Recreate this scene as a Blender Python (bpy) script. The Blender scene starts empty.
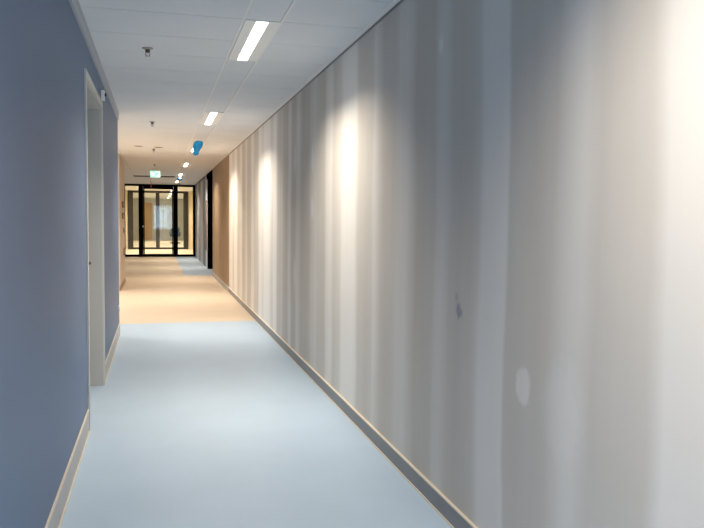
import bpy, bmesh, math, random
from mathutils import Vector, Matrix
random.seed(7)
S = bpy.context.scene
C = S.collection
PI = math.pi

# ------------------------------------------------------------------ place dimensions (metres)
XL, XR, HC = -0.459, 1.352, 2.70          # left wall, right wall, ceiling
Y0 = -3.4                                 # end of the corridor behind the camera
YE = 9.45                                 # end of the blue wall
YF = 10.555                               # blue floor meets orange floor
YW0, YW1 = 14.70, 19.15                   # tan panelling on the right
YB = 21.7                                 # black jamb on the right
YG = 28.86                                 # glass partition
YG2 = 35.7                                # second glass partition
YZ = 51.0                                 # far wall

# ------------------------------------------------------------------ materials
def nt(name):
    m = bpy.data.materials.new(name); m.use_nodes = True
    t = m.node_tree; b = t.nodes['Principled BSDF']
    return m, t, b

def mat(name, col, rough=0.6, metal=0.0, spec=0.4, var=0.0, scale=6.0, bump=0.0, bscale=60.0, stretch=(1, 1, 1), emit=None, estr=0.0):
    m, t, b = nt(name)
    b.inputs['Base Color'].default_value = (*col, 1)
    b.inputs['Roughness'].default_value = rough
    b.inputs['Metallic'].default_value = metal
    b.inputs['Specular IOR Level'].default_value = spec
    if var or bump:
        tc = t.nodes.new('ShaderNodeTexCoord')
        mp = t.nodes.new('ShaderNodeMapping'); mp.inputs['Scale'].default_value = stretch
        t.links.new(tc.outputs['Object'], mp.inputs['Vector'])
    if var:
        n = t.nodes.new('ShaderNodeTexNoise'); n.inputs['Scale'].default_value = scale; n.inputs['Detail'].default_value = 4
        t.links.new(mp.outputs[0], n.inputs['Vector'])
        r = t.nodes.new('ShaderNodeMapRange')
        r.inputs['From Min'].default_value = 0.3; r.inputs['From Max'].default_value = 0.7
        r.inputs['To Min'].default_value = 1 - var; r.inputs['To Max'].default_value = 1 + var
        t.links.new(n.outputs['Fac'], r.inputs['Value'])
        mx = t.nodes.new('ShaderNodeVectorMath'); mx.operation = 'SCALE'
        mx.inputs[0].default_value = col
        t.links.new(r.outputs[0], mx.inputs['Scale'])
        t.links.new(mx.outputs[0], b.inputs['Base Color'])
    if bump:
        n2 = t.nodes.new('ShaderNodeTexNoise'); n2.inputs['Scale'].default_value = bscale; n2.inputs['Detail'].default_value = 3
        t.links.new(mp.outputs[0], n2.inputs['Vector'])
        bp = t.nodes.new('ShaderNodeBump'); bp.inputs['Strength'].default_value = bump; bp.inputs['Distance'].default_value = 0.004
        t.links.new(n2.outputs['Fac'], bp.inputs['Height'])
        t.links.new(bp.outputs[0], b.inputs['Normal'])
    if emit:
        b.inputs['Emission Color'].default_value = (*emit, 1)
        b.inputs['Emission Strength'].default_value = estr
    return m

LAMP = 7.0
M = {}
M['blue_wall'] = mat('blue_wall_paint', (0.116, 0.172, 0.285), 0.5, spec=0.35, var=0.03, scale=1.3, bump=0.12, bscale=160)
M['ceiling'] = mat('ceiling_tile', (0.765, 0.79, 0.815), 0.85, spec=0.2, var=0.015, scale=3, bump=0.1, bscale=220)
M['ceiling_gap'] = mat('ceiling_gap', (0.22, 0.22, 0.22), 0.9)
M['runner'] = mat('runner_white', (0.86, 0.86, 0.86), 0.5)
M['lamp_white'] = mat('lamp_housing_white', (0.88, 0.88, 0.86), 0.45)
M['lens'] = mat('lamp_lens', (0.9, 0.9, 0.9), 0.4, emit=(1.0, 0.93, 0.84), estr=LAMP)
M['blue_floor'] = mat('blue_linoleum', (0.435, 0.565, 0.71), 0.42, spec=0.4, var=0.03, scale=2.2, bump=0.05, bscale=140)
M['orange_floor'] = mat('orange_linoleum', (0.66, 0.55, 0.43), 0.45, spec=0.4, var=0.03, scale=2.2, bump=0.05, bscale=140)
M['cream'] = mat('cream_trim', (0.72, 0.65, 0.54), 0.55)
M['skirt_grey'] = mat('skirting_grey', (0.23, 0.24, 0.255), 0.5, var=0.05, scale=8)
M['skirt_light'] = mat('skirting_light_grey', (0.46, 0.46, 0.46), 0.5, var=0.05, scale=8)
M['trim_blue'] = mat('trim_bluish_grey', (0.42, 0.455, 0.50), 0.5)
M['frame_white'] = mat('door_frame_offwhite', (0.57, 0.565, 0.54), 0.45)
M['lining'] = mat('door_lining_grey', (0.46, 0.455, 0.44), 0.5)
M['leaf_grey'] = mat('door_leaf_grey', (0.42, 0.42, 0.41), 0.5, var=0.03, scale=3)
M['tan'] = mat('tan_panelling', (0.34, 0.245, 0.16), 0.55, var=0.10, scale=2.0, stretch=(6, 6, 0.35))
M['peach'] = mat('peach_panelling', (0.60, 0.515, 0.425), 0.55, var=0.06, scale=2.0, stretch=(5, 5, 0.35))
M['cream_wall'] = mat('cream_wall', (0.76, 0.67, 0.51), 0.6, var=0.03, scale=2)
M['pale_floor'] = mat('pale_floor', (0.78, 0.69, 0.52), 0.45, var=0.03, scale=3)
M['grey_wall'] = mat('far_grey_wall', (0.72, 0.74, 0.74), 0.7, var=0.04, scale=2)
M['black'] = mat('black_frame_metal', (0.003, 0.003, 0.003), 0.8, spec=0.0)
M['dark'] = mat('dark_frame_metal', (0.022, 0.021, 0.018), 0.45)
M['steel'] = mat('brushed_steel', (0.62, 0.62, 0.60), 0.3, metal=1.0)
M['dark_steel'] = mat('dark_steel', (0.12, 0.10, 0.09), 0.4, metal=0.7)
M['white_plastic'] = mat('white_plastic', (0.85, 0.85, 0.86), 0.4)
M['black_plastic'] = mat('black_plastic', (0.015, 0.015, 0.015), 0.4)
M['grille_dark'] = mat('grille_dark', (0.03, 0.025, 0.02), 0.6)
M['vent_grey'] = mat('vent_grey', (0.42, 0.38, 0.34), 0.6)
M['plaque'] = mat('brown_plaque', (0.13, 0.085, 0.05), 0.5)
M['plaque2'] = mat('tan_switch_plate', (0.36, 0.25, 0.16), 0.5)
M['wood_door'] = mat('oak_door', (0.74, 0.50, 0.28), 0.5, var=0.10, scale=3, stretch=(5, 5, 0.4))
M['chair_blue'] = mat('chair_blue_fabric', (0.09, 0.165, 0.28), 0.9, bump=0.2)
M['red'] = mat('red_ribbon', (0.50, 0.02, 0.03), 0.5)
M['glass_bulb'] = mat('glass_bulb', (0.8, 0.8, 0.8), 0.1, spec=0.8)
M['sign_face'] = mat('exit_sign_face', (0.62, 0.95, 0.85), 0.3, emit=(0.36, 1.0, 0.78), estr=0.85)
M['sign_white'] = mat('exit_sign_white', (0.95, 0.97, 0.95), 0.3, emit=(0.8, 1.0, 0.95), estr=1.3)
M['sign_green'] = mat('exit_sign_green', (0.0, 0.35, 0.22), 0.3, emit=(0.0, 0.75, 0.5), estr=0.45)
M['brown_board'] = mat('brown_board', (0.23, 0.15, 0.11), 0.5)

def foil(name, a, b_):
    m, t, b = nt(name)
    tc = t.nodes.new('ShaderNodeTexCoord')
    n = t.nodes.new('ShaderNodeTexNoise'); n.inputs['Scale'].default_value = 9; n.inputs['Detail'].default_value = 3
    t.links.new(tc.outputs['Object'], n.inputs['Vector'])
    r = t.nodes.new('ShaderNodeValToRGB')
    r.color_ramp.elements[0].position = 0.35; r.color_ramp.elements[0].color = (*a, 1)
    r.color_ramp.elements[1].position = 0.7; r.color_ramp.elements[1].color = (*b_, 1)
    t.links.new(n.outputs['Fac'], r.inputs['Fac']); t.links.new(r.outputs[0], b.inputs['Base Color'])
    b.inputs['Roughness'].default_value = 0.22
    b.inputs['Coat Weight'].default_value = 0.3
    b.inputs['Subsurface Weight'].default_value = 0.0
    return m
M['balloon'] = foil('blue_balloon_rubber', (0.0, 0.32, 0.78), (0.02, 0.52, 0.95))
M['balloon_dark'] = foil('dark_blue_balloon_rubber', (0.004, 0.035, 0.10), (0.008, 0.06, 0.17))

def glass_mat():
    m = bpy.data.materials.new('clear_pane_glass'); m.use_nodes = True
    t = m.node_tree; t.nodes.clear()
    o = t.nodes.new('ShaderNodeOutputMaterial')
    tr = t.nodes.new('ShaderNodeBsdfTransparent'); tr.inputs['Color'].default_value = (0.95, 0.96, 0.95, 1)
    gl = t.nodes.new('ShaderNodeBsdfGlossy'); gl.inputs['Roughness'].default_value = 0.02
    fr = t.nodes.new('ShaderNodeFresnel'); fr.inputs['IOR'].default_value = 1.38
    mx = t.nodes.new('ShaderNodeMixShader')
    t.links.new(fr.outputs[0], mx.inputs[0]); t.links.new(tr.outputs[0], mx.inputs[1]); t.links.new(gl.outputs[0], mx.inputs[2])
    t.links.new(mx.outputs[0], o.inputs['Surface'])
    return m
M['glass'] = glass_mat()

def plaster_mat():
    """bare grey plasterboard with vertical bands of white filler over joints and screws"""
    m, t, b = nt('bare_plasterboard')
    N, L = t.nodes, t.links
    tc = N.new('ShaderNodeTexCoord'); sp = N.new('ShaderNodeSeparateXYZ'); L.new(tc.outputs['Object'], sp.inputs[0])
    def math_(op, a, b_=None, clamp=False):
        n = N.new('ShaderNodeMath'); n.operation = op; n.use_clamp = clamp
        for i, v in enumerate((a, b_)):
            if v is None: continue
            if isinstance(v, (int, float)): n.inputs[i].default_value = v
            else: L.new(v, n.inputs[i])
        return n.outputs[0]
    def noise(scale, stretch, det=2.0):
        mp = N.new('ShaderNodeMapping'); mp.inputs['Scale'].default_value = stretch
        L.new(tc.outputs['Object'], mp.inputs[0])
        n = N.new('ShaderNodeTexNoise'); n.inputs['Scale'].default_value = scale; n.inputs['Detail'].default_value = det
        L.new(mp.outputs[0], n.inputs['Vector']); return n.outputs['Fac']
    wob = math_('MULTIPLY', math_('SUBTRACT', noise(1.0, (0, 1.0, 0.9), 3), 0.5), 0.13)
    y = math_('MULTIPLY', math_('ADD', sp.outputs['Y'], wob), 1.006)
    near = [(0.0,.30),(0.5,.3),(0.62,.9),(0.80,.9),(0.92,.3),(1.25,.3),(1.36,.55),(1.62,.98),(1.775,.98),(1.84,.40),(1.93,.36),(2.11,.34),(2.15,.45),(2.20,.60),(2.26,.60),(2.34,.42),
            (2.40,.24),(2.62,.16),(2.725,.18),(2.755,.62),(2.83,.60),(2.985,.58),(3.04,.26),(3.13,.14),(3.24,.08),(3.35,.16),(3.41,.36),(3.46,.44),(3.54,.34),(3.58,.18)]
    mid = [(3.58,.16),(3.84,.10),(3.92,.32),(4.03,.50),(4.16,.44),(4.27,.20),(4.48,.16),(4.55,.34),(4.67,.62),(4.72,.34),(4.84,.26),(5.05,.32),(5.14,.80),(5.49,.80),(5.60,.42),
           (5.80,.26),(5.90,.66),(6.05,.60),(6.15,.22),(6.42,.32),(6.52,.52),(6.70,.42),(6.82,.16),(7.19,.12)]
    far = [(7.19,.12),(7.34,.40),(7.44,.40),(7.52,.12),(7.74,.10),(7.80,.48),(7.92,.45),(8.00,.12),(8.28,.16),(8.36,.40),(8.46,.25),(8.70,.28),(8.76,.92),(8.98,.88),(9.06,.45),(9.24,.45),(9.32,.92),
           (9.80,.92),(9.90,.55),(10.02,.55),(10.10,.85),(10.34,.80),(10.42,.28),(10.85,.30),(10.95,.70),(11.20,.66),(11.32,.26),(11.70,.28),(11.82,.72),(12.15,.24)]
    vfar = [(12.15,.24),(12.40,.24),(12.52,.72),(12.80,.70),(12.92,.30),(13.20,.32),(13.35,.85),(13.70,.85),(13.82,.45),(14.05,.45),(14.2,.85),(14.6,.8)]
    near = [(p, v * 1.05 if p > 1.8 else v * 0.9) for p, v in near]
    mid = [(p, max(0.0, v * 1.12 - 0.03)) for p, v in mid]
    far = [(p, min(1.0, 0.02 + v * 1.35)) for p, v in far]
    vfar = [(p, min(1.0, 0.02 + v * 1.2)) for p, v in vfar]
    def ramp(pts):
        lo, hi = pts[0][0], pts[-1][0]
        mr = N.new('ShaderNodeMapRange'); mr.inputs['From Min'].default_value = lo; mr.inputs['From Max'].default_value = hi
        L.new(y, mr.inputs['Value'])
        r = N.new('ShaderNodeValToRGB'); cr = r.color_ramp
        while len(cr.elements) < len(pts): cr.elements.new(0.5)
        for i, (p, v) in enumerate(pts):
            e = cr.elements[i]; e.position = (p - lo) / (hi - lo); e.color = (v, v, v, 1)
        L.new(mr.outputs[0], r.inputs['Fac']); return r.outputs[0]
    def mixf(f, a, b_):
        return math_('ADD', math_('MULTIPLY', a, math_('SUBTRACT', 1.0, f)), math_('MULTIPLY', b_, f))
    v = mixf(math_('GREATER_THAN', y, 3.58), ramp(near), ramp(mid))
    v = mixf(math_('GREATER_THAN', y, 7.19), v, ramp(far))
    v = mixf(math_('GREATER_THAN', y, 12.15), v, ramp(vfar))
    # feathered, patchy trowel strokes
    st = math_('MULTIPLY', math_('SUBTRACT', noise(1.0, (0, 9, 0.55), 3), 0.5), 0.20)
    st2 = math_('MULTIPLY', math_('SUBTRACT', noise(1.0, (0, 2.2, 1.6), 3), 0.5), 0.20)
    v = math_('ADD', math_('ADD', v, st), st2, True)
    def blob(cy, cz, ry, rz, amount, soft, wobs=0.0):
        dy = math_('DIVIDE', math_('SUBTRACT', sp.outputs['Y'], cy), ry)
        dz = math_('DIVIDE', math_('SUBTRACT', sp.outputs['Z'], cz), rz)
        d = math_('SQRT', math_('ADD', math_('MULTIPLY', dy, dy), math_('MULTIPLY', dz, dz)))
        if wobs: d = math_('ADD', d, math_('MULTIPLY', math_('SUBTRACT', noise(1.0, (0, 28, 28), 2), 0.5), wobs))
        mr = N.new('ShaderNodeMapRange'); mr.interpolation_type = 'SMOOTHSTEP'
        mr.inputs['From Min'].default_value = 1.0; mr.inputs['From Max'].default_value = 1.0 - soft
        mr.inputs['To Min'].default_value = 0; mr.inputs['To Max'].default_value = amount
        L.new(d, mr.inputs['Value']); return mr.outputs[0]
    # filled screw heads
    for a in (blob(2.567, 0.815, 0.068, 0.088, 0.42, 0.35, 0.5), blob(2.28, 0.78, 0.17, 0.24, 0.14, 0.6, 0.5),
              blob(3.49, 2.31, 0.05, 0.07, 0.34, 0.8, 0.4), blob(6.62, 2.0, 0.08, 0.16, 0.3, 0.6, 0.5), blob(6.62, 1.55, 0.08, 0.13, 0.3, 0.6, 0.5),
              blob(7.5, 2.05, 0.1, 0.2, 0.3, 0.6, 0.5), blob(7.5, 0.9, 0.1, 0.2, 0.25, 0.6, 0.5)):
        v = math_('ADD', v, a, True)
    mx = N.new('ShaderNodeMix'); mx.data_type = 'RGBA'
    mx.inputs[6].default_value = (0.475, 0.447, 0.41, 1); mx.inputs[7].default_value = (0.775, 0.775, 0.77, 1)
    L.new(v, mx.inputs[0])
    # blue smear
    bl = math_('MAXIMUM', blob(3.208, 1.03, 0.046, 0.052, 0.6, 0.6, 1.2), blob(3.235, 1.09, 0.028, 0.035, 0.3, 0.8, 0.8))
    m2 = N.new('ShaderNodeMix'); m2.data_type = 'RGBA'; m2.inputs[7].default_value = (0.12, 0.15, 0.26, 1)
    L.new(bl, m2.inputs[0]); L.new(mx.outputs[2], m2.inputs[6])
    L.new(m2.outputs[2], b.inputs['Base Color'])
    b.inputs['Roughness'].default_value = 0.62; b.inputs['Specular IOR Level'].default_value = 0.3
    bp = N.new('ShaderNodeBump'); bp.inputs['Strength'].default_value = 0.25; bp.inputs['Distance'].default_value = 0.002
    L.new(v, bp.inputs['Height']); L.new(bp.outputs[0], b.inputs['Normal'])
    return m
M['plaster'] = plaster_mat()

def striped_grey():
    m, t, b = nt('grey_striped_board')
    N, L = t.nodes, t.links
    tc = N.new('ShaderNodeTexCoord'); sp = N.new('ShaderNodeSeparateXYZ'); L.new(tc.outputs['Object'], sp.inputs[0])
    mr = N.new('ShaderNodeMapRange'); mr.inputs['From Min'].default_value = YB; mr.inputs['From Max'].default_value = YG
    L.new(sp.outputs['Y'], mr.inputs['Value'])
    r = N.new('ShaderNodeValToRGB'); cr = r.color_ramp
    lt, md, dk, bd = (0.52, 0.55, 0.60, 1), (0.31, 0.335, 0.38, 1), (0.14, 0.155, 0.19, 1), (0.11, 0.15, 0.24, 1)
    pts = [(0.0, lt), (0.13, lt), (0.15, bd), (0.27, bd), (0.29, md), (0.40, lt), (0.50, md), (0.58, dk), (0.68, md), (0.80, lt), (0.86, dk), (0.92, md), (1.0, lt)]
    while len(cr.elements) < len(pts): cr.elements.new(0.5)
    for i, (p, c) in enumerate(pts): cr.elements[i].position = p; cr.elements[i].color = c
    L.new(mr.outputs[0], r.inputs[0]); L.new(r.outputs[0], b.inputs['Base Color'])
    b.inputs['Roughness'].default_value = 0.6
    return m
M['striped'] = striped_grey()

# ------------------------------------------------------------------ mesh helpers
def box(bm, x0, x1, y0, y1, z0, z1, bev=0.0, mi=0):
    r = bmesh.ops.create_cube(bm, size=1.0)
    vs = r['verts']
    for v in vs:
        v.co = Vector(((x0 + x1) / 2 + v.co.x * (x1 - x0), (y0 + y1) / 2 + v.co.y * (y1 - y0), (z0 + z1) / 2 + v.co.z * (z1 - z0)))
    fs = {f for v in vs for f in v.link_faces}
    for f in fs: f.material_index = mi
    if bev:
        es = list({e for v in vs for e in v.link_edges})
        bmesh.ops.bevel(bm, geom=es, offset=bev, segments=2, affect='EDGES', profile=0.5)
def lathe(bm, prof, loc=(0, 0, 0), n=24, axis='Z', smooth=True):
    rings = []
    for r, z in prof:
        ring = []
        for i in range(n):
            a = 2 * PI * i / n
            p = (r * math.cos(a), r * math.sin(a), z)
            if axis == 'X': p = (p[2], p[0], p[1])
            if axis == 'Y': p = (p[0], p[2], p[1])
            ring.append(bm.verts.new(Vector(p) + Vector(loc)))
        rings.append(ring)
    for a, b_ in zip(rings, rings[1:]):
        for i in range(n):
            f = bm.faces.new((a[i], a[(i + 1) % n], b_[(i + 1) % n], b_[i])); f.smooth = smooth
    if prof[0][0] > 1e-6: bm.faces.new(list(reversed(rings[0])))
    if prof[-1][0] > 1e-6: bm.faces.new(rings[-1])
def tube(bm, pts, r, n=10, smooth=True):
    pts = [Vector(p) for p in pts]
    rings = []
    for i, p in enumerate(pts):
        d = (pts[min(i + 1, len(pts) - 1)] - pts[max(i - 1, 0)]).normalized()
        u = d.cross(Vector((0, 0, 1)));  u = u if u.length > 1e-4 else d.cross(Vector((1, 0, 0)))
        u.normalize(); w = d.cross(u)
        rr = r[i] if isinstance(r, (list, tuple)) else r
        rings.append([bm.verts.new(p + rr * (math.cos(2 * PI * k / n) * u + math.sin(2 * PI * k / n) * w)) for k in range(n)])
    for a, b_ in zip(rings, rings[1:]):
        for k in range(n):
            f = bm.faces.new((a[k], a[(k + 1) % n], b_[(k + 1) % n], b_[k])); f.smooth = smooth
    bm.faces.new(list(reversed(rings[0]))); bm.faces.new(rings[-1])
def poly(bm, pts, z_axis_thick):   # extruded outline in the xz plane, thickness along y
    t0, t1 = z_axis_thick
    a = [bm.verts.new((x, t0, z)) for x, z in pts]; b_ = [bm.verts.new((x, t1, z)) for x, z in pts]
    n = len(pts)
    bm.faces.new(a); bm.faces.new(list(reversed(b_)))
    for i in range(n): bm.faces.new((a[i], b_[i], b_[(i + 1) % n], a[(i + 1) % n]))
def obj(name, bm, mats, parent=None, kind=None):
    bmesh.ops.recalc_face_normals(bm, faces=bm.faces[:])
    me = bpy.data.meshes.new(name); bm.to_mesh(me); bm.free()
    for mm in (mats if isinstance(mats, (list, tuple)) else [mats]): me.materials.append(mm)
    o = bpy.data.objects.new(name, me); C.objects.link(o)
    if parent is not None: o.parent = parent
    if kind: o['kind'] = kind
    return o
def bxo(name, dims, m, parent=None, kind=None, bev=0.0):
    bm = bmesh.new(); box(bm, *dims, bev=bev); return obj(name, bm, m, parent, kind)
def struct(name, dims, m, bev=0.0):
    return bxo(name, dims, m, None, 'structure', bev)
def thing(name, label, cat, loc=(0, 0, 0), group=None):
    o = bpy.data.objects.new(name, None); C.objects.link(o); o.location = loc
    o.empty_display_size = 0.1
    o['label'] = label; o['category'] = cat
    if group: o['group'] = group
    return o
def tag(o, label, cat, group=None):
    o['label'] = label; o['category'] = cat
    if group: o['group'] = group
    return o
def dup(root, loc, label, group=None):
    r = root.copy(); C.objects.link(r); r.location = loc; r['label'] = label
    if group: r['group'] = group
    for ch in list(root.children):
        c = ch.copy(); C.objects.link(c); c.parent = r
        for g in list(ch.children):
            d = g.copy(); C.objects.link(d); d.parent = c
    return r

# ------------------------------------------------------------------ floor
bm = bmesh.new()
box(bm, -5.2, 3.4, Y0, YF, -0.15, 0.0)
obj('floor', bm, M['blue_floor'], kind='structure')
bm = bmesh.new()
box(bm, -5.2, 3.4, YF, 19.25, -0.15, 0.0)
box(bm, -3.2, 0.64, 19.25, YG, -0.15, 0.0)
obj('floor_hall', bm, M['orange_floor'], kind='structure')
struct('floor_inlay', (0.64, 3.4, 19.25, YG, -0.15, 0.0), M['blue_floor'])
struct('floor_far', (-5.0, 6.0, YG, YZ + 0.2, -0.15, 0.0), M['pale_floor'])

# ------------------------------------------------------------------ ceiling: grid of lay-in panels and a lamp channel
XS0, XS1 = 0.540, 0.765                      # lamp channel
GAP = 0.008
bm = bmesh.new()
box(bm, -5.2, 3.4, Y0, YG, HC + 0.009, HC + 0.12, mi=1)
def tiles(x0, x1, y0, y1, off=0.0, pitch=0.6):
    k = math.floor((y0 - 4.79 - off) / pitch)
    y = 4.79 + off + k * pitch
    while y < y1 - 0.01:
        a, b_ = max(y, y0), min(y + pitch, y1)
        if b_ - a > 0.02: box(bm, x0 + GAP / 2, x1 - GAP / 2, a + GAP / 2, b_ - GAP / 2, HC, HC + 0.012)
        y += pitch
tiles(XL, XS0 - 0.009, Y0, YE); tiles(XS1 + 0.009, XR, Y0, YG)
tiles(-0.685, XS0 - 0.009, YE, YG); tiles(-1.885, -0.685, YE, YG); tiles(-3.085, -1.885, YE, YG); tiles(-4.5, -3.085, YE, YG)
tiles(XR, 3.0, YW1, YB + 0.6)
k = -3
while 4.79 + 4.2 * k < YG:                  # channel panels between the lamps
    a = 4.79 + 4.2 * k

    for p, q in ((a + 1.22, a + 2.2), (a + 2.2, a + 3.2), (a + 3.2, a + 4.2)):
        p, q = max(p, Y0), min(q, YG)
        if q - p > 0.05: box(bm, XS0 + 0.004, XS1 - 0.004, p + GAP / 2, q - GAP / 2, HC, HC + 0.012)
    k += 1
obj('ceiling', bm, [M['ceiling'], M['ceiling_gap']], kind='structure')
struct('ceiling_far', (-5.0, 6.0, YG, YZ + 0.2, HC, HC + 0.12), M['ceiling'])
n = 1
for x in (XS0 - 0.006, XS1 + 0.006):
    struct('trim_%d' % n, (x - 0.0075, x + 0.0075, Y0, YG, HC - 0.002, HC + 0.009), M['runner']); n += 1
# perimeter trims
bm = bmesh.new(); box(bm, XL - 0.002, XL + 0.016, Y0, YE, 2.615, HC)
box(bm, XL, XL + 0.022, Y0, YE, HC - 0.02, HC); obj('trim_%d' % n, bm, M['trim_blue'], kind='structure'); n += 1
bm = bmesh.new(); box(bm, XR - 0.04, XR + 0.002, Y0, YW1, HC - 0.003, HC + 0.01)
obj('trim_%d' % n, bm, M['runner'], kind='structure'); n += 1
struct('trim_%d' % n, (XR - 0.006, XR + 0.002, Y0, YW0, HC - 0.015, HC - 0.003), M['skirt_grey']); n += 1

# ------------------------------------------------------------------ right wall
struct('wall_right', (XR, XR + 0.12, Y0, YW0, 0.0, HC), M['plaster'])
struct('wall_right_panelling', (XR - 0.004, XR + 0.14, YW0, YW1, 0.0, HC), M['tan'])
bm = bmesh.new()
box(bm, XR - 0.013, XR + 0.01, Y0, YW0, 0.010, 0.096, mi=0)
box(bm, XR - 0.015, XR + 0.01, Y0, YW0, 0.096, 0.104, mi=1)
box(bm, XR - 0.018, XR + 0.01, Y0, YW0, 0.0, 0.010, mi=1)
obj('baseboard_right', bm, [M['skirt_grey'], M['cream']], kind='structure')
struct('baseboard_right_panelling', (XR - 0.016, XR + 0.01, YW0, YW1, 0.0, 0.105), M['skirt_light'])
struct('wall_right_niche_back', (3.0, 3.12, YW1 - 0.2, YB + 0.6, 0.0, HC), M['grey_wall'])
struct('wall_right_niche_near', (XR + 0.14, 3.0, YW1 - 0.12, YW1, 0.0, HC), M['tan'])
struct('trim_%d' % n, (1.388, 1.80, YB, YB + 0.10, 0.0, HC), M['black']); n += 1
struct('trim_%d' % n, (XR + 0.008, 1.40, YW1, YB + 0.10, 2.56, HC), M['black']); n += 1
struct('wall_right_niche_far', (1.80, 3.0, YB + 0.02, YB + 0.12, 0.0, HC), M['grey_wall'])
struct('wall_right_hall', (1.388, 1.51, YB + 0.10, YG, 0.0, HC), M['striped'])

# ------------------------------------------------------------------ left wall with a door opening
D0, D1, DH = 5.27, 6.70, 2.37
bm = bmesh.new()
box(bm, XL - 0.22, XL, Y0, D0, 0, 2.62); box(bm, XL - 0.22, XL, D1, YE, 0, 2.62); box(bm, XL - 0.22, XL, D0, D1, DH, 2.62)
box(bm, XL - 0.22, XL - 0.004, Y0, YE, 2.62, HC)
obj('wall_left', bm, M['blue_wall'], kind='structure')
bm = bmesh.new()
for a, b_ in ((Y0, D0 - 0.055), (D1 + 0.055, YE)):
    box(bm, XL - 0.01, XL + 0.007, a, b_, 0.015, 0.150, mi=0)
    box(bm, XL - 0.01, XL + 0.009, a, b_, 0.150, 0.163, mi=1)
    box(bm, XL - 0.01, XL + 0.012, a, b_, 0.0, 0.015, mi=1)
box(bm, XL - 0.22, XL + 0.012, YE, YE + 0.012, 0.0, 0.16, mi=1)
obj('baseboard_left', bm, [M['skirt_light'], M['cream']], kind='structure')
struct('trim_%d' % n, (XL - 0.225, XL + 0.004, YE - 0.008, YE + 0.006, 0.16, HC), M['cream']); n += 1

door = bpy.data.objects.new('door_1', None); C.objects.link(door); door.location = (XL, (D0 + D1) / 2, 0); door['kind'] = 'structure'
def dl(bm):    # world to door space
    bmesh.ops.translate(bm, verts=bm.verts[:], vec=-Vector(door.location)); return bm
bm = bmesh.new()   # casing on the wall face and lining in the reveal
for a, b_ in ((D0 - 0.05, D0), (D1, D1 + 0.05)):
    box(bm, XL, XL + 0.012, a, b_, 0.0, DH + 0.05)
box(bm, XL, XL + 0.012, D0, D1, DH, DH + 0.05)
box(bm, XL - 0.21, XL, D0 - 0.004, D0 + 0.016, 0, DH, mi=1); box(bm, XL - 0.21, XL, D1 - 0.016, D1 + 0.004, 0, DH, mi=1); box(bm, XL - 0.21, XL, D0, D1, DH - 0.016, DH, mi=1)
obj('door_frame', dl(bm), [M['frame_white'], M['lining']], door)
bm = bmesh.new(); box(bm, XL - 0.185, XL - 0.140, D0 + 0.018, D1 - 0.018, 0.006, DH - 0.018)
leaf = obj('door_leaf', dl(bm), M['leaf_grey'], door)
bm = bmesh.new(); hy = 6.60; hz = 1.065
lathe(bm, [(0.026, 0.0), (0.026, 0.008), (0.012, 0.010), (0.010, 0.05)], (XL - 0.140, hy, hz), 20, 'X')
tube(bm, [(XL - 0.094, hy, hz), (XL - 0.088, hy - 0.02, hz), (XL - 0.088, hy - 0.12, hz)], 0.010, 12)
hd = obj('door_handle', dl(bm), M['dark_steel'], leaf)

# recess past the blue wall, and the peach block beyond it
struct('wall_left_recess', (-4.62, -4.5, YE - 0.22, 15.6, 0, HC), M['peach'])
struct('wall_left_recess_near', (-4.5, XL - 0.22, YE - 0.22, YE - 0.10, 0, HC), M['blue_wall'])
struct('wall_left_block', (-4.5, -0.720, 15.40, 17.50, 0, HC), M['peach'])
struct('baseboard_left_block', (-0.73, -0.708, 15.40, 17.51, 0, 0.09), M['tan'])
struct('wall_left_hall', (-1.29, -1.17, 17.50, YG, 0, HC), M['peach'])
# closing wall behind the camera
bm = bmesh.new()
box(bm, XL - 0.3, XR + 0.2, Y0 - 0.2, Y0, 0, 0.5); box(bm, XL - 0.3, XR + 0.2, Y0 - 0.2, Y0, 2.5, HC)
box(bm, XL - 0.3, XL + 0.1, Y0 - 0.2, Y0, 0.5, 2.5); box(bm, XR - 0.1, XR + 0.2, Y0 - 0.2, Y0, 0.5, 2.5)
obj('wall_back', bm, M['grey_wall'], kind='structure')
bm = bmesh.new()
for q in ((XL + 0.1, XR - 0.1, 0.5, 0.56), (XL + 0.1, XR - 0.1, 2.44, 2.5), (XL + 0.1, XL + 0.16, 0.56, 2.44), (XR - 0.16, XR - 0.1, 0.56, 2.44), (0.43, 0.49, 0.56, 2.44)):
    box(bm, q[0], q[1], Y0 - 0.15, Y0 - 0.09, q[2], q[3])
wf = obj('window_1', bm, M['frame_white'], kind='structure')
bxo('window_pane', (XL + 0.15, XR - 0.15, Y0 - 0.124, Y0 - 0.118, 0.55, 2.45), M['glass'], wf)

# ------------------------------------------------------------------ rooms seen through the glass
struct('wall_vestibule_left', (-1.86, -1.74, YG + 0.1, YG2, 0, HC), M['cream_wall'])
struct('wall_vestibule_right', (1.62, 1.74, YG + 0.1, YG2, 0, HC), M['cream_wall'])
struct('wall_far', (-5.0, 6.0, YZ, YZ + 0.15, 0, HC), M['grey_wall'])
struct('wall_far_left', (-3.4, -3.28, YG2, YZ, 0, HC), M['cream_wall'])
struct('wall_far_right', (4.0, 4.12, YG2, YZ, 0, HC), M['grey_wall'])
struct('wall_vestibule_end_left', (-3.4, -1.34, YG2, YG2 + 0.1, 0, HC), M['cream_wall'])
struct('wall_vestibule_end_right', (1.40, 4.0, YG2, YG2 + 0.1, 0, HC), M['cream_wall'])
struct('wall_partition_left', (-2.0, -1.18, YG + 0.0, YG + 0.1, 0, HC), M['peach'])
struct('wall_partition_right', (1.40, 2.0, YG + 0.0, YG + 0.1, 0, HC), M['grey_wall'])
d2 = bpy.data.objects.new('door_2', None); C.objects.link(d2); d2.location = (-0.58, YZ, 0); d2['kind'] = 'structure'
lf = bxo('door_leaf', (-0.30, 0.24, -0.05, -0.002, 0.01, 2.45), M['wood_door'], d2, bev=0.004)
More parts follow.
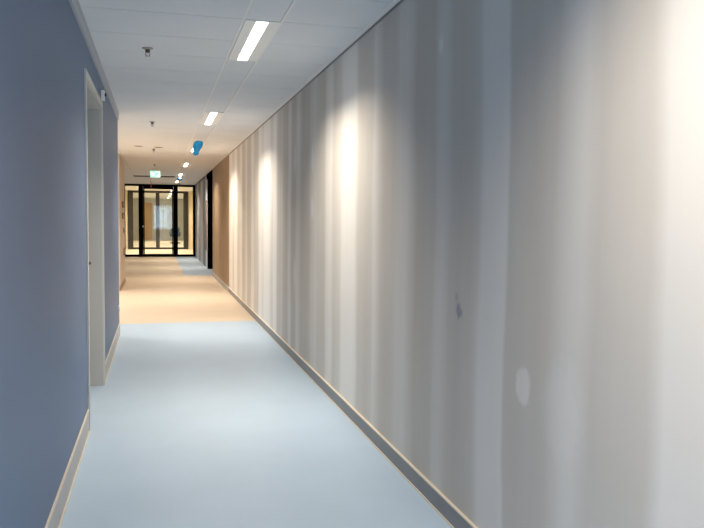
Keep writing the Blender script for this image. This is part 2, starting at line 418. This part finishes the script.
bm = bmesh.new(); lathe(bm, [(0.03, 0), (0.03, -0.01), (0.01, -0.012), (0.01, -0.06)], (0.17, -0.05, 1.05), 16, 'Y'); tube(bm, [(0.17, -0.11, 1.05), (0.05, -0.11, 1.05)], 0.011)
obj('door_handle', bm, M['steel'], lf)

# ------------------------------------------------------------------ glass partition (frame, posts, panes, door)
def partition(name, label, Y, xs, z0, ztop, fm, door_bays, rail_b, rail_t, depth=0.09, head_extra=0.0):
    """xs: list of (x0,x1) posts from left to right"""
    t = thing(name, label, 'partition', (0, Y, 0))
    d0, d1 = -depth / 2, depth / 2
    X0, X1 = xs[0][0], xs[-1][1]
    bxo('head_rail', (X0, X1, d0, d1, ztop - rail_t, ztop), fm, t, bev=0.003)
    bxo('sill_rail', (X0, X1, d0, d1, z0, z0 + rail_b), fm, t, bev=0.003)
    for a, b_ in xs:
        bxo('post', (a, b_, d0 - 0.004, d1 + 0.004, z0 + rail_b, ztop - rail_t), fm, t, bev=0.003)
    for i, ((a, b_), (c, d)) in enumerate(zip(xs, xs[1:])):
        if i in door_bays:
            g = bmesh.new()
            box(g, b_ + 0.004, b_ + 0.05, d0 + 0.01, d1 - 0.01, z0 + rail_b, ztop - rail_t)
            box(g, c - 0.05, c - 0.004, d0 + 0.01, d1 - 0.01, z0 + rail_b, ztop - rail_t)
            box(g, b_ + 0.05, c - 0.05, d0 + 0.01, d1 - 0.01, ztop - rail_t - 0.10, ztop - rail_t)
            box(g, b_ + 0.05, c - 0.05, d0 + 0.01, d1 - 0.01, z0 + rail_b, z0 + rail_b + 0.02)
            dr = obj('glass_door', g, fm, t)
            bxo('door_pane', (b_ + 0.048, c - 0.048, -0.004, 0.004, z0 + rail_b + 0.018, ztop - rail_t - 0.098), M['glass'], dr)
            g = bmesh.new()
            lathe(g, [(0.034, 0), (0.034, -0.012), (0.015, -0.014), (0.014, -0.04), (0.034, -0.05), (0.036, -0.07), (0.02, -0.078)], (b_ + 0.0, d0 - 0.004, 1.13), 20, 'Y')
            obj('knob', g, M['steel'], dr)
        else:
            bxo('pane', (b_ - 0.003, c + 0.003, -0.004, 0.004, z0 + rail_b - 0.004, ztop - rail_t + 0.004), M['glass'], t)
    return t
partition('glass_partition', 'black framed glass partition with a glazed door closing the corridor', YG,
          [(-1.185, -1.150), (-0.680, -0.515), (0.580, 0.740), (1.295, 1.386)], 0.0, HC, M['black'], (1,), 0.085, 0.075)
partition('glass_partition', 'dark framed glass screen standing in the room behind the glazed door', YG2,
          [(-1.32, -1.08), (-0.075, 0.095), (1.17, 1.39)], 0.0, HC, M['dark'], (), 0.09, 0.10)

# ------------------------------------------------------------------ ceiling lights
def make_lamp(label, loc, group):
    t = thing('ceiling_light', label, 'light', loc, group)
    hx = (XS1 - XS0) / 2 - 0.003
    g = bmesh.new()
    box(g, -hx, -0.038, 0.0, 1.21, -0.006, 0.012); box(g, 0.038, hx, 0.0, 1.21, -0.006, 0.012)
    box(g, -0.038, 0.038, 0.0, 0.012, -0.006, 0.012); box(g, -0.038, 0.038, 1.198, 1.21, -0.006, 0.012)
    obj('housing', g, M['lamp_white'], t)
    bxo('diffuser', (-0.0375, 0.0375, 0.0125, 1.1975, -0.008, 0.008), M['lens'], t, bev=0.003)
    return t
XC = (XS0 + XS1) / 2
G = 'ceiling lights along the corridor'
labels = {0: 'nearest glowing ceiling light, at the top edge of the photo above the plasterboard wall',
          1: 'second nearest glowing ceiling light, just in front of the bright blue balloon',
          2: 'third nearest ceiling light, half hidden behind the bright blue balloon',
          3: 'fourth nearest ceiling light, first one wholly past the bright blue balloon',
          4: 'fifth nearest ceiling light, just in front of the dark blue balloon',
          5: 'sixth nearest ceiling light, last before the glass partition',
          6: 'first ceiling light seen through the glazed door',
          7: 'second ceiling light seen through the glazed door',
          8: 'third ceiling light seen through the glazed door',
          9: 'fourth ceiling light seen through the glazed door',
          10: 'fifth and deepest ceiling light seen through the glazed door'}
lamp0 = make_lamp(labels[0], (XC, 4.79, HC), G)
for i in range(1, 11):
    z = HC if i < 6 else HC - 0.013
    dup(lamp0, (XC, 4.79 + 4.2 * i, z), labels[i], G if i < 6 else 'ceiling lights behind the glass partition')
dup(lamp0, (XC, 0.60, HC), 'ceiling light overhead, out of view above the camera', G)
dup(lamp0, (XC, -3.61, HC), 'ceiling light in the corridor behind the camera', G)

# the lamps' light: louvred, so it leaves them mostly downwards
def lamp_light(x, y, z, power, col=(1.0, 0.865, 0.70), spread=127, sx=0.073, sy=1.18):
    l = bpy.data.lights.new('lamp_light', 'AREA'); l.shape = 'RECTANGLE'; l.size = sx; l.size_y = sy
    l.energy = power; l.color = col; l.spread = math.radians(spread)
    o = bpy.data.objects.new('lamp_light', l); C.objects.link(o); o.location = (x, y, z)
    return o
PW = 36.5
for i in range(-2, 11):
    lamp_light(XC, (0.60 if i == -1 else 4.79 + 4.2 * i) + 0.605, (HC if i < 6 else HC - 0.013) - 0.0105, PW)
for i, y in enumerate((11.2, 13.9)):
    dup(lamp0, (-2.3, y - 0.605, HC - 0.013), 'ceiling light out of view in the side area past the blue wall', 'side area lights')
    lamp_light(-2.3, y, HC - 0.026, PW * 1.6, (1.0, 0.93, 0.85))
for i, (x, y) in enumerate(((-0.7, 31.5), (-0.7, 34.6), (-1.4, 40.0), (-1.4, 45.0), (2.2, 40.0), (2.2, 46.0))):  # extra lamps beside the main row, added to brighten vestibule and far wall
    dup(lamp0, (x, y - 0.605, HC - 0.013), 'added ceiling light to brighten the rooms behind the glass partition', 'added fill lights behind the glass')
    lamp_light(x, y, HC - 0.026, PW * 0.8, (1.0, 0.92, 0.80))
# daylight coming through the window behind the camera
dlt = lamp_light((XL + XR) / 2, Y0 - 0.35, 1.5, 85.0, (0.55, 0.76, 1.0), 180, 1.6, 1.9)
dlt.name = 'window_daylight'; dlt.rotation_euler = (PI / 2, 0, 0)

# ------------------------------------------------------------------ sprinklers
def make_sprinkler(label, loc):
    t = thing('sprinkler', label, 'sprinkler', loc, 'ceiling sprinklers')
    g = bmesh.new(); lathe(g, [(0.0, 0.001), (0.040, 0.0), (0.040, -0.004), (0.026, -0.010), (0.016, -0.012), (0.0, -0.012)], n=28); obj('escutcheon', g, M['vent_grey'], t)
    g = bmesh.new(); lathe(g, [(0.015, -0.010), (0.017, -0.014), (0.017, -0.030), (0.011, -0.034)], n=16); obj('body', g, M['dark_steel'], t)
    g = bmesh.new()
    for s in (-1, 1): tube(g, [(0.013 * s, 0, -0.030), (0.017 * s, 0, -0.045), (0.005 * s, 0, -0.062)], 0.003, 8)
    obj('frame_arm', g, M['dark_steel'], t)
    g = bmesh.new(); lathe(g, [(0.0, -0.033), (0.004, -0.035), (0.005, -0.045), (0.004, -0.056), (0.0, -0.058)], n=12); obj('glass_bulb', g, M['glass_bulb'], t)
    g = bmesh.new(); lathe(g, [(0.0, -0.060), (0.021, -0.062), (0.021, -0.064), (0.0, -0.067)], n=20); obj('deflector', g, M['steel'], t)
    return t
sp0 = make_sprinkler('nearest ceiling sprinkler with a pale bulb, left of the first ceiling light', (-0.064, 5.80, HC))
for y, x, l in ((10.15, -0.06, 'small second ceiling sprinkler, above the end of the blue wall'),
                (14.1, -0.06, 'third ceiling sprinkler, just past the pair of round ceiling vents'),
                (18.1, -0.06, 'farthest ceiling sprinkler, straight above the green exit sign')):
    dup(sp0, (x, y, HC), l)

# ------------------------------------------------------------------ round vents and slot grille
def make_vent(label, loc):
    t = thing('ceiling_vent', label, 'vent', loc, 'round ceiling vents')
    g = bmesh.new(); lathe(g, [(0.080, 0.001), (0.080, -0.005), (0.066, -0.007), (0.062, -0.002), (0.062, 0.001)], n=32); obj('rim', g, M['vent_grey'], t)
    g = bmesh.new(); lathe(g, [(0.0, -0.010), (0.045, -0.008), (0.052, -0.003), (0.052, 0.0)], n=28); obj('disc', g, M['ceiling_gap'], t)
    return t
v0 = make_vent('left one of the two round grey ceiling vents past the blue wall', (-0.315, 13.65, HC))
dup(v0, (0.025, 13.76, HC), 'right one of the two round grey ceiling vents past the blue wall')
t = thing('slot_grille', 'long dark slot grille across the ceiling behind the exit sign', 'grille', (0, 23.1, HC))
bxo('frame', (-0.69, 0.525, 0.0, 0.42, -0.012, 0.004), M['grille_dark'], t)
g = bmesh.new()
for i in range(4): box(g, -0.67, 0.505, 0.05 + i * 0.1, 0.058 + i * 0.1, -0.018, -0.011)
obj('blade', g, M['dark_steel'], t)

# ------------------------------------------------------------------ exit sign
YX = 19.4
t = thing('exit_sign', 'glowing green and white exit sign hanging from the ceiling', 'sign', (-0.048, YX, 2.457))
bxo('housing', (-0.125, 0.125, 0.0, 0.035, 0.0, 0.165), M['white_plastic'], t, bev=0.004)
fc = bxo('face', (-0.121, 0.121, -0.006, 0.0, 0.004, 0.161), M['sign_face'], t)
bxo('top_bar', (-0.11, 0.11, 0.002, 0.033, 0.165, 0.195), M['white_plastic'], t, bev=0.003)
g = bmesh.new(); poly(g, [(0.015, 0.02), (0.105, 0.02), (0.105, 0.145), (0.015, 0.145)], (-0.009, -0.006)); obj('door_symbol', g, M['sign_white'], fc)
g = bmesh.new(); poly(g, [(-0.105, 0.083), (-0.065, 0.13), (-0.065, 0.10), (-0.025, 0.10), (-0.025, 0.066), (-0.065, 0.066), (-0.065, 0.036)], (-0.009, -0.006)); obj('arrow', g, M['sign_white'], fc)
g = bmesh.new()   # running figure
lathe(g, [(0.0, -0.013), (0.012, -0.013), (0.012, -0.009), (0.0, -0.009)], (0.050, 0, 0.128), 16, 'Y')
poly(g, [(0.030, 0.112), (0.060, 0.115), (0.052, 0.070), (0.028, 0.070)], (-0.013, -0.009))
poly(g, [(0.028, 0.072), (0.052, 0.072), (0.078, 0.055), (0.070, 0.025), (0.060, 0.025), (0.062, 0.048)], (-0.013, -0.009))
poly(g, [(0.028, 0.072), (0.046, 0.072), (0.030, 0.040), (0.004, 0.036), (0.004, 0.046), (0.022, 0.050)], (-0.013, -0.009))
poly(g, [(0.030, 0.112), (0.038, 0.104), (0.020, 0.088), (0.014, 0.070), (0.006, 0.072), (0.012, 0.096)], (-0.013, -0.009))
poly(g, [(0.056, 0.114), (0.086, 0.098), (0.090, 0.082), (0.082, 0.080), (0.078, 0.092), (0.056, 0.102)], (-0.013, -0.009))
obj('running_figure', g, M['sign_green'], fc)
for x in (-0.08, 0.08):
    g = bmesh.new(); tube(g, [(x, 0.017, 0.195), (x, 0.017, HC - 2.457)], 0.003, 8); obj('suspension_wire', g, M['steel'], t)

# red ribbon tied to the sign's lower left corner
g = bmesh.new()
def ribbon(pts, w):
    prev = None
    for i, (x, y, z) in enumerate(pts):
        a = i * 0.5
        dx, dy = w[i] * math.cos(a), w[i] * math.sin(a)
        cur = [g.verts.new((x - dx, y - dy, z)), g.verts.new((x + dx, y + dy, z)), g.verts.new((x + dx + 0.002, y + dy + 0.003, z)), g.verts.new((x - dx + 0.002, y - dy + 0.003, z))]
        if prev:
            for k in range(4): g.faces.new((prev[k], prev[(k + 1) % 4], cur[(k + 1) % 4], cur[k]))
        else: g.faces.new(cur[::-1])
        prev = cur
    g.faces.new(prev)
N_ = 14
ribbon([(0.012 * math.sin(i * 0.9) + 0.02 * (i / N_) ** 2, 0.004 * math.cos(i), -0.27 * i / N_) for i in range(N_ + 1)], [0.006 + (0.012 if i > 9 else 0.0) * math.sin((i - 9) * 0.6) for i in range(N_ + 1)])
rb = obj('ribbon', g, M['red']); rb.location = (-0.160, YX - 0.004, 2.467)
tag(rb, 'thin red ribbon dangling from the lower left corner of the exit sign', 'ribbon')

# ------------------------------------------------------------------ balloons
def balloon(name, label, loc, prof, m, group, squash=0.62, lean=0.0, nub=True):
    t = thing(name, label, 'balloon', loc, group)
    g = bmesh.new(); lathe(g, prof, n=28)
    for v in g.verts:
        v.co.y *= squash
        a = math.atan2(v.co.y, v.co.x)
        k = 1 + 0.05 * math.sin(3 * a + 14 * v.co.z) + 0.04 * math.sin(5 * a - 20 * v.co.z)
        v.co.x = v.co.x * k + lean * v.co.z
    bd = obj('bag', g, m, t)
    zl = prof[-1][1]
    g = bmesh.new(); lathe(g, [(0.010, zl + 0.004), (0.007, zl - 0.002), (0.012, zl - 0.007), (0.010, zl - 0.009)], (lean * zl, 0, 0), 14)
    obj('knot', g, m, t)
    g = bmesh.new(); tube(g, [(0, 0, -0.004), (0.004, 0, 0.02), (0.0, 0, HC - loc[2])], 0.0025, 8); obj('string', g, M['white_plastic'], t)
    return t
balloon('balloon', 'bright blue limp balloon hanging from the ceiling beside the lamp channel', (0.622, 11.75, 2.640),
        [(0.0, 0.0), (0.035, -0.004), (0.062, -0.016), (0.074, -0.045), (0.076, -0.075), (0.070, -0.105), (0.058, -0.132), (0.048, -0.155), (0.043, -0.175), (0.043, -0.195), (0.042, -0.212), (0.034, -0.223), (0.010, -0.228)],
        M['balloon'], 'balloons under the ceiling', 0.65, 0.22)
balloon('balloon', 'dark blue shrunken balloon hanging between the last two corridor ceiling lights', (0.628, 22.2, 2.615),
        [(0.0, 0.0), (0.04, -0.003), (0.070, -0.015), (0.080, -0.035), (0.072, -0.055), (0.045, -0.072), (0.015, -0.082)],
        M['balloon_dark'], 'balloons under the ceiling', 0.8, 0.0)

# ------------------------------------------------------------------ small fittings on the left
t = thing('wall_sensor', 'small white sensor box high on the blue wall beyond the doorway', 'sensor', (XL, 6.75, 2.44))
bxo('body', (0.0, 0.030, -0.03, 0.03, 0.0, 0.085), M['white_plastic'], t, bev=0.005)
g = bmesh.new(); lathe(g, [(0.013, 0.028), (0.012, 0.038), (0.006, 0.044), (0.0, 0.045)], (0.0, 0.0, 0.048), 16, 'X'); obj('lens', g, M['black_plastic'], t)['label'] = 'black round lens'
t = thing('wall_socket', 'small white socket low at the far end of the blue wall', 'socket', (XL, 9.30, 0.31))
bxo('plate', (0.0, 0.014, -0.04, 0.04, 0.0, 0.085), M['white_plastic'], t, bev=0.003)
g = bmesh.new(); lathe(g, [(0.026, 0.012), (0.026, 0.017), (0.021, 0.017), (0.020, 0.014)], (0, 0, 0.042), 20, 'X'); obj('socket_ring', g, M['white_plastic'], t)
XB = -0.720
def plate(name, label, cat, y, z, hy, h, m, group=None):
    t = thing(name, label, cat, (XB, y, z), group)
    bxo('panel', (0.0, 0.014, -hy, hy, 0, h), m, t, bev=0.002)
    bxo('border', (0.012, 0.017, -hy * 0.75, hy * 0.75, h * 0.2, h * 0.8), M['plaque'] if m is not M['plaque'] else M['plaque2'], t, bev=0.001)
    return t
plate('wall_sign', 'upper of two dark brown wall signs on the peach wall before the glass partition', 'sign', 16.75, 1.66, 0.40, 0.125, M['plaque'], 'dark wall signs')
plate('wall_sign', 'lower of two dark brown wall signs on the peach wall before the glass partition', 'sign', 16.80, 1.425, 0.34, 0.125, M['plaque'], 'dark wall signs')
plate('light_switch', 'faint tan switch plate below the two dark brown wall signs', 'switch', 17.0, 1.12, 0.16, 0.115, M['plaque2'])
plate('wall_box', 'dark brown box low on the peach wall near the glass partition', 'box', 17.25, 0.62, 0.30, 0.16, M['plaque'])
bxo_ = bxo('wall_board', (0, 0.03, -0.12, 0.12, 0, 1.45), M['brown_board'], bev=0.004)
bxo_.location = (1.358, 22.3, 0.53); tag(bxo_, 'narrow upright brown board on the grey wall past the black jamb', 'board')

# ------------------------------------------------------------------ office chair in the far room
t = thing('office_chair', 'blue office chair seen through the glass partition, behind its right door post', 'chair', (0.945, 43.0, 0))
g = bmesh.new(); box(g, -0.25, 0.25, -0.25, 0.22, 0.42, 0.50, bev=0.03); obj('seat', g, M['chair_blue'], t)
g = bmesh.new(); box(g, -0.25, 0.25, -0.29, -0.22, 0.46, 0.92, bev=0.03); obj('backrest', g, M['chair_blue'], t)
g = bmesh.new(); lathe(g, [(0.03, 0.08), (0.03, 0.25), (0.02, 0.26), (0.02, 0.43)], n=16); obj('column', g, M['dark_steel'], t)
for i in range(5):
    a = 2 * PI * i / 5 + 0.3
    g = bmesh.new(); tube(g, [(0.02 * math.cos(a), 0.02 * math.sin(a), 0.11), (0.29 * math.cos(a), 0.29 * math.sin(a), 0.07)], [0.024, 0.016], 10); lg = obj('leg', g, M['black_plastic'], t)
    g = bmesh.new(); lathe(g, [(0.015, -0.02), (0.030, -0.015), (0.030, 0.015), (0.015, 0.02)], (0.28 * math.cos(a), 0.28 * math.sin(a), 0.030), 14, 'X'); obj('caster', g, M['black_plastic'], lg)
for s in (-1, 1):
    g = bmesh.new(); tube(g, [(0.26 * s, -0.18, 0.45), (0.29 * s, -0.16, 0.62), (0.29 * s, -0.05, 0.68), (0.29 * s, 0.1, 0.68)], 0.018, 10); obj('armrest', g, M['black_plastic'], t)

# ------------------------------------------------------------------ world and camera
w = bpy.data.worlds.new('world'); S.world = w; w.use_nodes = True
w.node_tree.nodes['Background'].inputs['Color'].default_value = (0.55, 0.65, 0.8, 1)
w.node_tree.nodes['Background'].inputs['Strength'].default_value = 0.3

cam = bpy.data.cameras.new('camera'); co = bpy.data.objects.new('camera', cam); C.objects.link(co)
f_px, yaw, pitch, roll = 745.31, 0.2553825, 0.0590464, 0.0096213
cy, sy, cp, sp_ = math.cos(yaw), math.sin(yaw), math.cos(pitch), math.sin(pitch)
Fv = Vector((sy * cp, cy * cp, -sp_)); Rv = Vector((cy, -sy, 0)); Uv = Rv.cross(Fv)
R2 = math.cos(roll) * Rv + math.sin(roll) * Uv; U2 = -math.sin(roll) * Rv + math.cos(roll) * Uv
mw = Matrix((R2, U2, -Fv)).transposed().to_4x4(); mw.translation = Vector((0, 0, 1.4456))
co.matrix_world = mw
cam.sensor_width = 36.0; cam.lens = 36.0 * f_px / 704.0
cam.clip_start = 0.02; cam.clip_end = 200
S.camera = co

S.view_settings.view_transform = 'Standard'; S.view_settings.look = 'None'
S.view_settings.gamma = 1.0; S.view_settings.use_curve_mapping = False
S.view_settings.exposure = 0.08
S.cycles.max_bounces = 14; S.cycles.diffuse_bounces = 8; S.cycles.glossy_bounces = 4; S.cycles.transparent_max_bounces = 16
S.cycles.use_denoising = True
S.cycles.sample_clamp_indirect = 8.0
